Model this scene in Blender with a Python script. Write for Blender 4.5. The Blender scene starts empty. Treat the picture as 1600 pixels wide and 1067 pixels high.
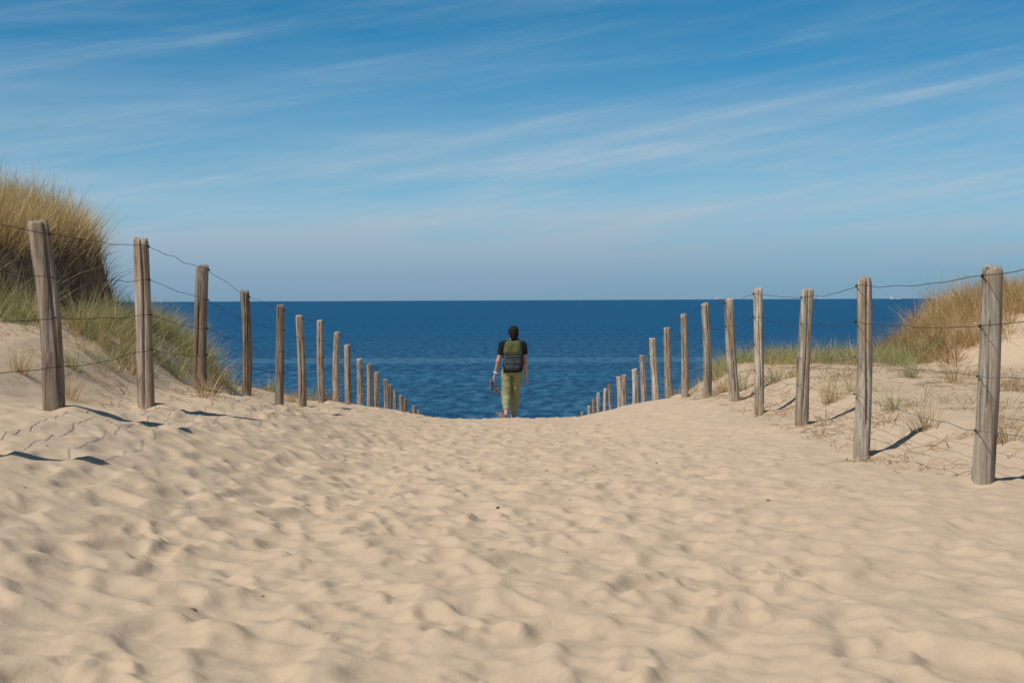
import bpy, math, random
import numpy as np
from mathutils import Vector, Matrix

rng = np.random.default_rng(7)
random.seed(7)
scene = bpy.context.scene
col = scene.collection

# ------------------------------------------------------------------ camera
F = 1600 * 50 / 36.0                       # focal length in photo pixels
CAM = np.array([0.0, 0.0, 9.0])            # sea level is z = 0
PITCH = -math.atan(64.7 / F)
ROLL = 0.0043
_fw = np.array([0, math.cos(PITCH), math.sin(PITCH)])
_r0 = np.array([1.0, 0, 0]); _u0 = np.cross(_r0, _fw)
RIGHT = _r0 * math.cos(ROLL) - _u0 * math.sin(ROLL)
UP = _u0 * math.cos(ROLL) + _r0 * math.sin(ROLL)
FWD = _fw
camd = bpy.data.cameras.new('camera'); cam = bpy.data.objects.new('camera', camd); col.objects.link(cam)
camd.lens = 50; camd.sensor_width = 36; camd.clip_start = 0.1; camd.clip_end = 120000
cam.matrix_world = Matrix(((RIGHT[0], UP[0], -FWD[0], CAM[0]), (RIGHT[1], UP[1], -FWD[1], CAM[1]),
                           (RIGHT[2], UP[2], -FWD[2], CAM[2]), (0, 0, 0, 1)))
camd.dof.use_dof = True; camd.dof.focus_distance = 15.0; camd.dof.aperture_fstop = 8.0
scene.camera = cam

def pix(px, py, Y):
    """point on the ray through photo pixel (px,py) at forward distance Y"""
    d = FWD + (px - 800) / F * RIGHT - (py - 533.5) / F * UP
    return CAM + d * (Y / d[1])

# ------------------------------------------------------------------ world and sun
PHI = math.radians(47); ELEV = math.radians(54)
world = bpy.data.worlds.new('World'); scene.world = world; world.use_nodes = True
wn = world.node_tree.nodes; wl = world.node_tree.links
for n in list(wn): wn.remove(n)
wout = wn.new('ShaderNodeOutputWorld'); wbg = wn.new('ShaderNodeBackground')
sky = wn.new('ShaderNodeTexSky'); sky.sky_type = 'NISHITA'; sky.sun_disc = False
sky.sun_elevation = ELEV; sky.sun_rotation = math.pi + PHI
sky.altitude = 2500; sky.air_density = 1.0; sky.dust_density = 0.0; sky.ozone_density = 10
SKY = 0.085; wbg.inputs['Strength'].default_value = SKY
tc = wn.new('ShaderNodeTexCoord')
def wmath(op, a, b=None, clamp=False):
    n = wn.new('ShaderNodeMath'); n.operation = op; n.use_clamp = clamp
    for i, v in enumerate((a, b)):
        if v is None: continue
        if isinstance(v, (int, float)): n.inputs[i].default_value = v
        else: wl.new(v, n.inputs[i])
    return n.outputs[0]
sep = wn.new('ShaderNodeSeparateXYZ'); wl.new(tc.outputs['Generated'], sep.inputs[0])
dx, dy, dz = sep.outputs
def cirrus(tilt, sx, sz, scale, seed, lo, hi, detail=6):
    zz = wmath('MULTIPLY', wmath('SUBTRACT', dz, wmath('MULTIPLY', dx, tilt)), sz)
    c = wn.new('ShaderNodeCombineXYZ')
    wl.new(wmath('MULTIPLY', dx, sx), c.inputs[0]); wl.new(wmath('MULTIPLY', dy, sx), c.inputs[1]); wl.new(zz, c.inputs[2])
    nz = wn.new('ShaderNodeTexNoise'); nz.noise_dimensions = '4D'; nz.inputs['W'].default_value = seed
    nz.inputs['Scale'].default_value = scale; nz.inputs['Detail'].default_value = detail
    nz.inputs['Roughness'].default_value = 0.62; nz.inputs['Distortion'].default_value = 0.25
    wl.new(c.outputs[0], nz.inputs['Vector'])
    mr = wn.new('ShaderNodeMapRange'); mr.interpolation_type = 'SMOOTHSTEP'
    mr.inputs['From Min'].default_value = lo; mr.inputs['From Max'].default_value = hi
    wl.new(nz.outputs['Fac'], mr.inputs['Value'])
    return mr.outputs[0]
c1 = cirrus(0.14, 2.2, 26.0, 1.0, 3.1, 0.42, 0.74, 8)
c2 = cirrus(0.20, 3.2, 95.0, 1.0, 8.7, 0.44, 0.72, 9)
c3 = cirrus(0.03, 1.2, 12.0, 1.0, 1.3, 0.34, 0.70, 6)
cl = wmath('ADD', wmath('MULTIPLY', c1, 0.36), wmath('ADD', wmath('MULTIPLY', wmath('MULTIPLY', c2, wmath('ADD', c1, 0.12)), 0.55), wmath('MULTIPLY', c3, 0.26)), True)
veil = wn.new('ShaderNodeMapRange'); veil.inputs['From Min'].default_value = 0.24; veil.inputs['From Max'].default_value = 0.08
veil.inputs['To Min'].default_value = 0.5; veil.inputs['To Max'].default_value = 1.0; wl.new(dz, veil.inputs['Value'])
cl = wmath('MULTIPLY', cl, veil.outputs[0])
thin = wn.new('ShaderNodeMapRange'); thin.interpolation_type = 'SMOOTHSTEP'     # a thin even veil low over the sea
thin.inputs['From Min'].default_value = 0.185; thin.inputs['From Max'].default_value = 0.085; thin.inputs['To Max'].default_value = 0.70
wl.new(dz, thin.inputs['Value'])
cl = wmath('ADD', cl, wmath('MULTIPLY', thin.outputs[0], wmath('ADD', wmath('MULTIPLY', c3, 0.5), 0.5)), True)
def wmix(fac, a, b, mode='MIX'):
    m = wn.new('ShaderNodeMix'); m.data_type = 'RGBA'; m.blend_type = mode
    for sock, v in ((m.inputs['Factor'], fac), (m.inputs[6], a), (m.inputs[7], b)):
        if isinstance(v, (int, float)): sock.default_value = v
        elif isinstance(v, tuple): sock.default_value = (*v, 1)
        else: wl.new(v, sock)
    return m.outputs[2]
clear = wmix(1.0, sky.outputs[0], (0.28, 1.06, 1.02), 'MULTIPLY')      # the polarised, deep blue of the photograph
mr = wn.new('ShaderNodeMapRange'); mr.interpolation_type = 'SMOOTHSTEP'
mr.inputs['From Min'].default_value = 0.075; mr.inputs['From Max'].default_value = -0.01; mr.inputs['To Max'].default_value = 0.95
wl.new(dz, mr.inputs['Value'])
cloudy = wmix(cl, clear, (0.40 / SKY, 0.52 / SKY, 0.62 / SKY))             # thin cirrus
full = wmix(mr.outputs[0], cloudy, (0.195 / SKY, 0.325 / SKY, 0.455 / SKY))  # sea haze above the horizon
wl.new(full, wbg.inputs['Color']); wl.new(wbg.outputs[0], wout.inputs['Surface'])

sund = bpy.data.lights.new('sun', 'SUN'); sun = bpy.data.objects.new('sun', sund); col.objects.link(sun)
sund.energy = 4.7; sund.angle = math.radians(0.53); sund.color = (1.0, 0.95, 0.87)
Ldir = Vector((math.cos(ELEV) * math.sin(PHI), math.cos(ELEV) * math.cos(PHI), -math.sin(ELEV)))
sun.rotation_euler = Ldir.to_track_quat('-Z', 'Y').to_euler(); sun.location = (-10, -8, 30)
scene.view_settings.view_transform = 'Standard'; scene.view_settings.look = 'None'
scene.view_settings.exposure = 0.0; scene.view_settings.gamma = 1.0

# ------------------------------------------------------------------ helpers
def link(o, parent=None):
    col.objects.link(o)
    if parent is not None: o.parent = parent
    return o
def tag(o, label=None, cat=None, group=None, kind=None):
    if label: o['label'] = label
    if cat: o['category'] = cat
    if group: o['group'] = group
    if kind: o['kind'] = kind
    return o
def empty(name, loc, parent=None):
    o = bpy.data.objects.new(name, None); o.location = loc; o.empty_display_size = 0.2
    return link(o, parent)
def mesh_np(name, V, Q, mat, parent=None, smooth=True, tris=None):
    """V (n,3), Q (m,4) quads and optional tris (k,3) -> linked object"""
    V = np.asarray(V, dtype=np.float32); Q = np.asarray(Q, dtype=np.int32).reshape(-1, 4)
    T = np.zeros((0, 3), np.int32) if tris is None else np.asarray(tris, dtype=np.int32).reshape(-1, 3)
    me = bpy.data.meshes.new(name)
    me.vertices.add(len(V)); me.vertices.foreach_set('co', V.ravel())
    nl = Q.size + T.size
    me.loops.add(nl); me.loops.foreach_set('vertex_index', np.concatenate([Q.ravel(), T.ravel()]).astype(np.int32))
    me.polygons.add(len(Q) + len(T))
    ls = np.concatenate([np.arange(len(Q)) * 4, Q.size + np.arange(len(T)) * 3]).astype(np.int32)
    me.polygons.foreach_set('loop_start', ls)
    me.update(calc_edges=True); me.validate()
    me.polygons.foreach_set('use_smooth', np.full(len(me.polygons), smooth))
    me.materials.append(mat)
    return link(bpy.data.objects.new(name, me), parent)

# lattice value noise, vectorised
def _hash(ix, iy, seed):
    h = (ix.astype(np.int64) * 374761393 + iy.astype(np.int64) * 668265263 + seed * 974711) & 0x7fffffff
    h = ((h ^ (h >> 13)) * 1274126177) & 0x7fffffff
    return ((h ^ (h >> 16)) & 0xffff) / 65535.0
def vnoise(x, y, seed=0):
    ix = np.floor(x); iy = np.floor(y); fx = x - ix; fy = y - iy
    fx = fx * fx * fx * (fx * (fx * 6 - 15) + 10); fy = fy * fy * fy * (fy * (fy * 6 - 15) + 10)
    a = _hash(ix, iy, seed); b = _hash(ix + 1, iy, seed); c = _hash(ix, iy + 1, seed); d = _hash(ix + 1, iy + 1, seed)
    return (a + (b - a) * fx) * (1 - fy) + (c + (d - c) * fx) * fy - 0.5
def fbm(x, y, f, octv=4, seed=0, gain=0.5):
    s = np.zeros(np.broadcast(x, y).shape); a = 1.0
    for i in range(octv):
        c, sn = math.cos(0.6 * i), math.sin(0.6 * i)
        s += a * vnoise((c * x - sn * y) * f + 17.3 * i, (sn * x + c * y) * f + 5.1 * i, seed + i); f *= 2.03; a *= gain
    return s
def sstep(a, b, x):
    t = np.clip((x - a) / (b - a), 0, 1); return t * t * (3 - 2 * t)

# ------------------------------------------------------------------ materials
def new_mat(name):
    m = bpy.data.materials.new(name); m.use_nodes = True
    nt = m.node_tree; b = nt.nodes['Principled BSDF']
    return m, nt, b
def nd(nt, t, **kw):
    n = nt.nodes.new(t)
    for k, v in kw.items():
        if k in n.inputs: n.inputs[k].default_value = v
        else: setattr(n, k, v)
    return n
def noise(nt, vec, scale, detail=4, rough=0.55, dist=0.0):
    n = nd(nt, 'ShaderNodeTexNoise', Scale=scale, Detail=detail, Roughness=rough, Distortion=dist)
    if vec is not None: nt.links.new(vec, n.inputs['Vector'])
    return n.outputs['Fac']
def ramp(nt, fac, stops):
    r = nd(nt, 'ShaderNodeValToRGB')
    e = r.color_ramp.elements
    while len(e) < len(stops): e.new(0.5)
    for i, (p, c) in enumerate(stops):
        e[i].position = p; e[i].color = (*c, 1) if len(c) == 3 else c
    nt.links.new(fac, r.inputs['Fac']); return r.outputs['Color']
def mapping(nt, src, scale=(1, 1, 1), loc=(0, 0, 0)):
    mp = nd(nt, 'ShaderNodeMapping'); mp.inputs['Scale'].default_value = scale; mp.inputs['Location'].default_value = loc
    nt.links.new(src, mp.inputs['Vector']); return mp.outputs[0]
def bump(nt, h, strength, dist, normal=None):
    b = nd(nt, 'ShaderNodeBump', Strength=strength, Distance=dist); nt.links.new(h, b.inputs['Height'])
    if normal is not None: nt.links.new(normal, b.inputs['Normal'])
    return b.outputs[0]
def mixc(nt, fac, a, b, mode='MIX'):
    m = nd(nt, 'ShaderNodeMix'); m.data_type = 'RGBA'; m.blend_type = mode
    for sock, v in ((m.inputs['Factor'], fac), (m.inputs[6], a), (m.inputs[7], b)):
        if isinstance(v, (int, float)): sock.default_value = v
        elif isinstance(v, tuple): sock.default_value = (*v, 1) if len(v) == 3 else v
        else: nt.links.new(v, sock)
    return m.outputs[2]
def objco(nt): return nd(nt, 'ShaderNodeTexCoord').outputs['Object']

def sand_material():
    m, nt, b = new_mat('dry_sand'); oc = objco(nt)
    big = noise(nt, oc, 0.9, 5, 0.6)
    c = ramp(nt, big, [(0.3, (0.4367, 0.3259, 0.2182)), (0.7, (0.4897, 0.3742, 0.2578))])
    med = noise(nt, oc, 14, 4, 0.6)
    c = mixc(nt, 0.35, c, ramp(nt, med, [(0.35, (0.3836, 0.2816, 0.1903)), (0.65, (0.4897, 0.3742, 0.2657))]))
    at = nd(nt, 'ShaderNodeAttribute'); at.attribute_name = 'scarp_tint'
    grain = noise(nt, oc, 420, 2, 0.7)
    c = mixc(nt, 0.4, c, ramp(nt, grain, [(0.3, (0.3265, 0.2333, 0.1507)), (0.5, (0.4407, 0.3299, 0.226)), (0.72, (0.555, 0.4426, 0.3252))]))
    c = mixc(nt, at.outputs['Fac'], c, ramp(nt, noise(nt, oc, 7, 5, 0.7), [(0.35, (0.10, 0.062, 0.036)), (0.62, (0.24, 0.165, 0.105))]))  # dark brown tint on the left dune, from the scarp inward
    nt.links.new(c, b.inputs['Base Color'])
    b.inputs['Roughness'].default_value = 0.95; b.inputs['Specular IOR Level'].default_value = 0.15
    n1 = bump(nt, noise(nt, oc, 28, 5, 0.65), 0.3, 0.02)
    n2 = bump(nt, grain, 0.35, 0.003, n1)
    nt.links.new(n2, b.inputs['Normal'])
    return m
def water_material():
    m, nt, b = new_mat('sea_water'); oc = objco(nt)
    w1 = noise(nt, mapping(nt, oc, (1.0, 0.30, 1)), 0.75, 4, 0.6, 0.2)
    w2 = noise(nt, mapping(nt, oc, (0.012, 0.075, 1)), 1.0, 4, 0.55, 0.4)
    streak = noise(nt, mapping(nt, oc, (0.0016, 0.034, 1), (3, 7, 0)), 1.0, 5, 0.62, 0.3)
    fine = noise(nt, mapping(nt, oc, (1.0, 0.5, 1)), 2.2, 3, 0.6)
    sep_ = nd(nt, 'ShaderNodeSeparateXYZ'); nt.links.new(oc, sep_.inputs[0])
    sh = nd(nt, 'ShaderNodeMapRange'); sh.inputs['From Min'].default_value = 420; sh.inputs['From Max'].default_value = 100
    nt.links.new(sep_.outputs[1], sh.inputs['Value'])
    # clear over the sandy shallows, deep blue farther out
    c = mixc(nt, sh.outputs[0], (0, 0.04992, 0.131), (0.01404, 0.06864, 0.1287))
    c = mixc(nt, ramp(nt, streak, [(0.50, (0, 0, 0)), (0.72, (1, 1, 1))]), c, mixc(nt, 0.4, c, (0.0156, 0.1248, 0.2184)))
    c = mixc(nt, ramp(nt, streak, [(0.30, (1, 1, 1)), (0.45, (0, 0, 0))]), c, mixc(nt, 0.4, c, (0, 0.0234, 0.0858)))
    # long swells over the shallows, their shading painted as dark bands in the colour
    sw = ramp(nt, w2, [(0.36, (1, 1, 1)), (0.52, (0, 0, 0))])
    m0 = nd(nt, 'ShaderNodeMath', operation='MULTIPLY'); nt.links.new(sw, m0.inputs[0]); nt.links.new(sh.outputs[0], m0.inputs[1])
    c = mixc(nt, m0.outputs[0], c, mixc(nt, 0.65, c, (0.00312, 0.0234, 0.0741)))
    # the sand bar: a pale line of smoother, shallower water
    bar = nd(nt, 'ShaderNodeMath', operation='MULTIPLY_ADD'); nt.links.new(w2, bar.inputs[0]); bar.inputs[1].default_value = 26; nt.links.new(sep_.outputs[1], bar.inputs[2])
    br = nd(nt, 'ShaderNodeMapRange'); br.inputs['From Min'].default_value = 200; br.inputs['From Max'].default_value = 260; nt.links.new(bar.outputs[0], br.inputs['Value'])
    bl_ = ramp(nt, br.outputs[0], [(0.30, (0, 0, 0)), (0.42, (1, 1, 1)), (0.50, (1, 1, 1)), (0.62, (0, 0, 0))])
    c = mixc(nt, bl_, c, mixc(nt, 0.45, c, (0.078, 0.1794, 0.2652)))
    c = mixc(nt, ramp(nt, w1, [(0.38, (1, 1, 1)), (0.50, (0, 0, 0))]), c, mixc(nt, 0.6, c, (0, 0.02028, 0.0663)))  # dark sides of the wavelets, painted into the water colour
    c = mixc(nt, ramp(nt, w1, [(0.50, (0, 0, 0)), (0.64, (1, 1, 1))]), c, mixc(nt, 0.55, c, mixc(nt, sh.outputs[0], (0.00312, 0.1092, 0.2028), (0.0585, 0.156, 0.2418))))  # wavelet highlights, likewise painted into the base colour
    nt.links.new(c, b.inputs['Base Color'])
    b.inputs['IOR'].default_value = 1.333
    b.inputs['Roughness'].default_value = 0.35
    b.inputs['Specular IOR Level'].default_value = 0.015
    n0 = bump(nt, w2, 0.6, 1.2)
    n1 = bump(nt, w1, 1.0, 0.55, n0)
    n2 = bump(nt, fine, 0.8, 0.12, n1)
    nt.links.new(n2, b.inputs['Normal'])
    return m
def wood_material(name, tone, warm):
    """weathered post: grey skin, vertical grain, brown where the surface has worn off"""
    m, nt, b = new_mat(name); oc = objco(nt)
    oi = nd(nt, 'ShaderNodeObjectInfo').outputs['Random']
    off = nd(nt, 'ShaderNodeVectorMath', operation='SCALE'); off.inputs['Scale'].default_value = 40
    cx = nd(nt, 'ShaderNodeCombineXYZ'); nt.links.new(oi, cx.inputs[0]); nt.links.new(oi, cx.inputs[1]); nt.links.new(oi, cx.inputs[2])
    nt.links.new(cx.outputs[0], off.inputs[0])
    ad = nd(nt, 'ShaderNodeVectorMath', operation='ADD'); nt.links.new(oc, ad.inputs[0]); nt.links.new(off.outputs[0], ad.inputs[1])
    v = ad.outputs[0]
    grain = noise(nt, mapping(nt, v, (38, 38, 1.6)), 1.0, 6, 0.65, 0.5)
    fineg = noise(nt, mapping(nt, v, (150, 150, 5)), 1.0, 3, 0.6)
    patch = noise(nt, mapping(nt, v, (7, 7, 2.2)), 1.0, 5, 0.6, 0.4)
    g = ramp(nt, grain, [(0.30, (0.05, 0.038, 0.028)), (0.40, tuple(t * 0.5 for t in tone)), (0.54, tone), (0.75, tuple(min(1, t * 1.35) for t in tone))])
    c = mixc(nt, ramp(nt, patch, [(0.40, (0, 0, 0)), (0.60, (1, 1, 1))]), g, mixc(nt, 0.6, g, warm))
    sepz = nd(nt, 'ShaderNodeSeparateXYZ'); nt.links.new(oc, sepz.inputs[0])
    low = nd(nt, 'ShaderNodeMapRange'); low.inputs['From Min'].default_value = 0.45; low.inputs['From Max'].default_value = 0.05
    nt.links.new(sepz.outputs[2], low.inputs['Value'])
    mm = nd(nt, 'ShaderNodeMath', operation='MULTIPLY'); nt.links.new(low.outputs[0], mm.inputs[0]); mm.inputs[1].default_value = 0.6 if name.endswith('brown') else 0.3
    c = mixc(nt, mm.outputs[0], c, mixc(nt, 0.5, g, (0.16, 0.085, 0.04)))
    vr = nd(nt, 'ShaderNodeMapRange'); vr.inputs['To Min'].default_value = 0.72; vr.inputs['To Max'].default_value = 1.25; nt.links.new(oi, vr.inputs['Value'])
    vc = nd(nt, 'ShaderNodeCombineXYZ')
    for q in range(3): nt.links.new(vr.outputs[0], vc.inputs[q])
    c = mixc(nt, 1.0, c, vc.outputs[0], 'MULTIPLY')
    st_ = noise(nt, mapping(nt, v, (9, 9, 1.1), (4, 2, 9)), 1.0, 5, 0.7, 0.8)
    c = mixc(nt, ramp(nt, st_, [(0.52, (0, 0, 0)), (0.66, (0.8, 0.8, 0.8))]), c, mixc(nt, 0.75, c, (0.055, 0.032, 0.018)))
    nt.links.new(c, b.inputs['Base Color']); b.inputs['Roughness'].default_value = 0.9
    b.inputs['Specular IOR Level'].default_value = 0.2
    n1 = bump(nt, grain, 1.0, 0.018); n2 = bump(nt, fineg, 0.5, 0.003, n1)
    nt.links.new(n2, b.inputs['Normal'])
    return m
def grass_material(name, stops, trans=0.35):
    m, nt, b = new_mat(name)
    at = nd(nt, 'ShaderNodeAttribute'); at.attribute_name = 'tint'
    c = ramp(nt, at.outputs['Fac'], stops)
    nt.links.new(c, b.inputs['Base Color']); b.inputs['Roughness'].default_value = 0.6
    b.inputs['Specular IOR Level'].default_value = 0.3
    tr = nd(nt, 'ShaderNodeBsdfTranslucent'); nt.links.new(c, tr.inputs['Color'])
    mx = nd(nt, 'ShaderNodeMixShader'); mx.inputs[0].default_value = trans
    nt.links.new(b.outputs[0], mx.inputs[1]); nt.links.new(tr.outputs[0], mx.inputs[2])
    nt.links.new(mx.outputs[0], nt.nodes['Material Output'].inputs['Surface'])
    return m
def plain(name, c, rough=0.7, metal=0.0, var=0.25, scale=30, bmp=0.0, spec=0.3):
    m, nt, b = new_mat(name); oc = objco(nt)
    f = noise(nt, oc, scale, 4, 0.6)
    nt.links.new(ramp(nt, f, [(0.3, tuple(x * (1 - var) for x in c)), (0.7, tuple(min(1, x * (1 + var)) for x in c))]), b.inputs['Base Color'])
    b.inputs['Roughness'].default_value = rough; b.inputs['Metallic'].default_value = metal
    b.inputs['Specular IOR Level'].default_value = spec
    if bmp: nt.links.new(bump(nt, noise(nt, oc, scale * 1.7, 4, 0.6), bmp, 0.01), b.inputs['Normal'])
    return m

M_sand = sand_material(); M_sea = water_material()
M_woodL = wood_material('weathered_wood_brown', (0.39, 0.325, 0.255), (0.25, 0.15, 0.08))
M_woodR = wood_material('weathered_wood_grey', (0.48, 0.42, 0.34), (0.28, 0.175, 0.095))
M_rust = plain('rusty_wire', (0.050, 0.030, 0.022), 0.8, 0.3, 0.4, 60)
M_zinc = plain('galvanised_wire', (0.16, 0.17, 0.18), 0.55, 0.6, 0.3, 60)
M_straw = grass_material('marram_straw', [(0.0, (0.25, 0.125, 0.048)), (0.25, (0.50, 0.335, 0.145)), (0.5, (0.62, 0.475, 0.25)), (0.75, (0.50, 0.42, 0.20)), (1.0, (0.29, 0.29, 0.12))])
M_green = grass_material('marram_green', [(0.0, (0.54, 0.38, 0.17)), (0.35, (0.47, 0.40, 0.19)), (0.65, (0.31, 0.325, 0.14)), (1.0, (0.20, 0.265, 0.12))])
M_dead = grass_material('dead_grass', [(0.0, (0.0782, 0.04416, 0.023)), (0.5, (0.2392, 0.1472, 0.069)), (1.0, (0.4416, 0.3128, 0.1656))], 0.15)

# ------------------------------------------------------------------ fence posts measured in the photograph
LP = [  # base x, base y, top x, top y, width in px  (photo pixels)
 (84.6, 634, 61, 347, 32), (229, 642, 221.6, 374, 23.5), (312, 606, 316, 415.7, 19.5), (384.6, 634, 383, 455.6, 15), (436, 644.5, 438, 477.5, 13.8),
 (472.6, 634, 467.7, 493.4, 12), (502.3, 627, 500.3, 500.7, 10.6), (525.7, 631, 527, 519.7, 10.2), (545, 633.8, 543, 538.5, 10.4), (563, 639, 562, 560, 9),
 (577.6, 646.4, 577.4, 568.4, 8.4), (590, None, 589, 581.6, 7.2), (602.5, None, 602, 592.6, 7.3), (610, None, 609.3, 601, 6.6), (620, None, 617, 610, 6),
 (627, None, 627, 617.4, 5.8), (634, None, 633, 623, 5.5), (646, None, 646.8, 634.7, 5.6), (654.4, None, 654.4, 640.6, 5.4)]
RP = [
 (1536, 749, 1549.8, 417.8, 31), (1346, 718, 1353, 435, 25), (1252.7, 664, 1260.7, 452.4, 18.8), (1186.4, 649, 1185, 451.4, 14.6), (1148, 624.5, 1139, 467.8, 15.6),
 (1105, 619, 1101, 474, 12.6), (1070, 620, 1068, 491.4, 11.4), (1044.8, 626, 1042, 512, 11.6), (1025, 633.5, 1019.4, 529, 10), (1006.8, 637, 1002.9, 554.8, 9),
 (992.6, 640.8, 991.4, 577, 9), (975.6, 644.5, 975.3, 586, 8), (969, 645.2, 966.5, 588.4, 8.2), (956.8, None, 951.7, 600.6, 5.4), (945.6, None, 945.6, 607, 5.8),
 (935.8, None, 934.6, 613.8, 5.4), (927.4, None, 927, 624.5, 5), (920.5, None, 920.5, 634, 5.4), (909.7, None, 909.7, 643, 5)]
def zdist(x, side):                         # both rows are straight and evenly spaced
    return 6555.0 / (760 - x) if side < 0 else 6400.0 / (x - 800)
def XL(Y): return -2.95 - 0.018 * Y
XR = 2.88
def base_profile(P, side):
    ys, zs = [], []
    for bx, by, tx, ty, w in P:
        Y = zdist(0.5 * (bx + tx), side)
        if by is not None: z = pix(bx, by, Y)[2] - CAM[2]
        else: z = pix(tx, ty, Y)[2] - CAM[2] - 1.38
        ys.append(Y); zs.append(z)
    return ys, zs
def smooth_interp(ys, zs):
    o = np.argsort(ys); ys = np.array(ys)[o]; zs = np.array(zs)[o]
    g = np.linspace(-60, 260, 6401); v = np.interp(g, ys, zs)
    k = np.exp(-0.5 * (np.arange(-40, 41) * 0.05 / 0.55) ** 2); k /= k.sum()
    v = np.convolve(np.pad(v, 40, 'edge'), k, 'valid')
    return lambda Y: np.interp(Y, g, v)
FAR = ([70, 80, 95, 110, 140, 250], [-6.9, -7.7, -8.75, -9.6, -12, -20])
yl, zl = base_profile(LP, -1); yr, zr = base_profile(RP, 1)
fL = smooth_interp([-60, 0, 6.9] + yl + FAR[0], [-0.5, -0.55, -0.74] + zl + FAR[1])
fR = smooth_interp([-60, 0, 6.0] + yr + FAR[0], [-0.95, -1.0, -1.06] + zr + FAR[1])
fC = smooth_interp([-60, 0, 3.5, 8, 15, 20, 24, 26, 28, 32, 36, 45, 55] + FAR[0],
                   [-0.9, -0.94, -0.97, -1.13, -1.5, -1.79, -2.03, -2.155, -2.42, -2.95, -3.45, -4.6, -5.6] + FAR[1])

# ------------------------------------------------------------------ terrain
def dune(X, Y, cx, cy, rx, ry, edge, p=2.6):
    d = (np.abs((X - cx) / rx) ** p + np.abs((Y - cy) / ry) ** p) ** (1 / p)
    return sstep(1.0, 1.0 - edge, d)
def XE(Y): return np.interp(Y, [-60, 8, 11, 12.5, 13.5, 15, 16.5, 18, 20, 22, 24, 30], [-10, -9, -7.6, -6.2, -5.35, -4.78, -4.66, -5.0, -5.9, -7.5, -10, -16])
def scarp(X, Y): return XE(Y) - X + 0.30 * fbm(X, Y, 1.1, 3, 11)
def base_height(X, Y):
    X = np.asarray(X, float); Y = np.asarray(Y, float)
    xl = XL(Y)
    zc, zl_, zr_ = fC(Y), fL(Y), fR(Y)
    wl_ = sstep(-0.9, 1.0, (-1.25 - X) / np.maximum(-1.25 - xl, 0.1) * 1.0 - 0.0)
    wl_ = sstep(0.0, 1.0, np.clip((-0.9 - X) / (-0.9 - xl), 0, 1))
    wr_ = sstep(0.0, 1.0, np.clip((X - 0.9) / (XR - 0.9), 0, 1))
    z = zc + (zl_ - zc) * wl_ + (zr_ - zc) * wr_
    # left of the fence
    s = np.maximum(xl - X, 0)
    amp = np.interp(Y, [-60, 4, 8, 11, 13, 15, 17, 19, 20.5, 22, 27, 33, 60], [0.5, .5, .5, .52, 0.70, .80, 1.0, 1.08, .75, .36, .26, 0.0, 0.0])
    f = np.interp(s, [0, .3, .46, .65, .86, 1.2, 1.7, 2.6, 5, 9, 40], [0, .08, .18, .36, .60, .86, 1.05, 1.18, 1.35, 1.6, 2.2])
    z = z + amp * f
    sc = scarp(X, Y); dl = sstep(-0.06, 0.34, sc) * sstep(8, 12.5, Y) * sstep(23.5, 20.5, Y)
    top = 0.60 + 0.30 * fbm(X, Y, 0.6, 3, 5) + 0.22 * sstep(0.2, 1.2, sc) + 0.04 * np.clip(sc - 1, 0, 8)
    z = np.where(X < xl, z + (np.maximum(top, z) - z) * dl, z)
    # right of the fence
    s = np.maximum(X - XR, 0)
    plain_z = np.interp(Y, [-60, 0, 8, 16, 20, 24.5, 26.5, 30, 38, 60, 80], [-0.7, -.95, -1.02, -1.03, -1.0, -1.08, -1.32, -2.0, -3.2, -5.9, -7.7])
    plain_z = np.where(Y > 62, np.minimum(plain_z, zr_), plain_z)
    w = sstep(0.0, 1.1, s)
    z = z + (plain_z - z) * w
    wob = 0.4 * fbm(X, Y, 0.8, 3, 31)
    dr = dune(X + wob, Y - wob, 11.6, 24.2, 5.4, 5.6, 0.30, 2.3)
    top = -0.17 + 0.3 * fbm(X, Y, 0.5, 3, 25) + 0.06 * np.clip(X - 7.4, 0, 12)
    z = np.where(X > XR, z + (np.maximum(top, z) - z) * dr, z)
    # hinterland outside the view
    out = sstep(14, 30, np.abs(X)) * sstep(30, 15, Y)
    z = z + out * (0.8 + 2.2 * fbm(X, Y, 0.06, 4, 77))
    return z

FEET = np.array([[pix(bx, by, zdist(.5 * (bx + tx), sd))[0], zdist(.5 * (bx + tx), sd)] for P_, sd in ((LP, -1), (RP, 1)) for bx, by, tx, ty, w in P_ if by is not None])
def foot_drift(X, Y):
    z = np.zeros(np.broadcast(X, Y).shape)
    for k, (fx, fy) in enumerate(FEET):
        m = (np.abs(X - fx) < .9) & (np.abs(Y - fy) < .9)
        if not np.any(m): continue
        xx, yy = X[m] - fx, Y[m] - fy; a = (.7 + .5 * math.sin(k * 2.3))
        z[m] += a * (.050 * np.exp(-((xx - .12 * math.cos(k)) ** 2 + (yy - .10) ** 2) / .035) - .055 * np.exp(-((xx + .05) ** 2 + (yy + .13) ** 2) / .016))
    return z
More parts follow.
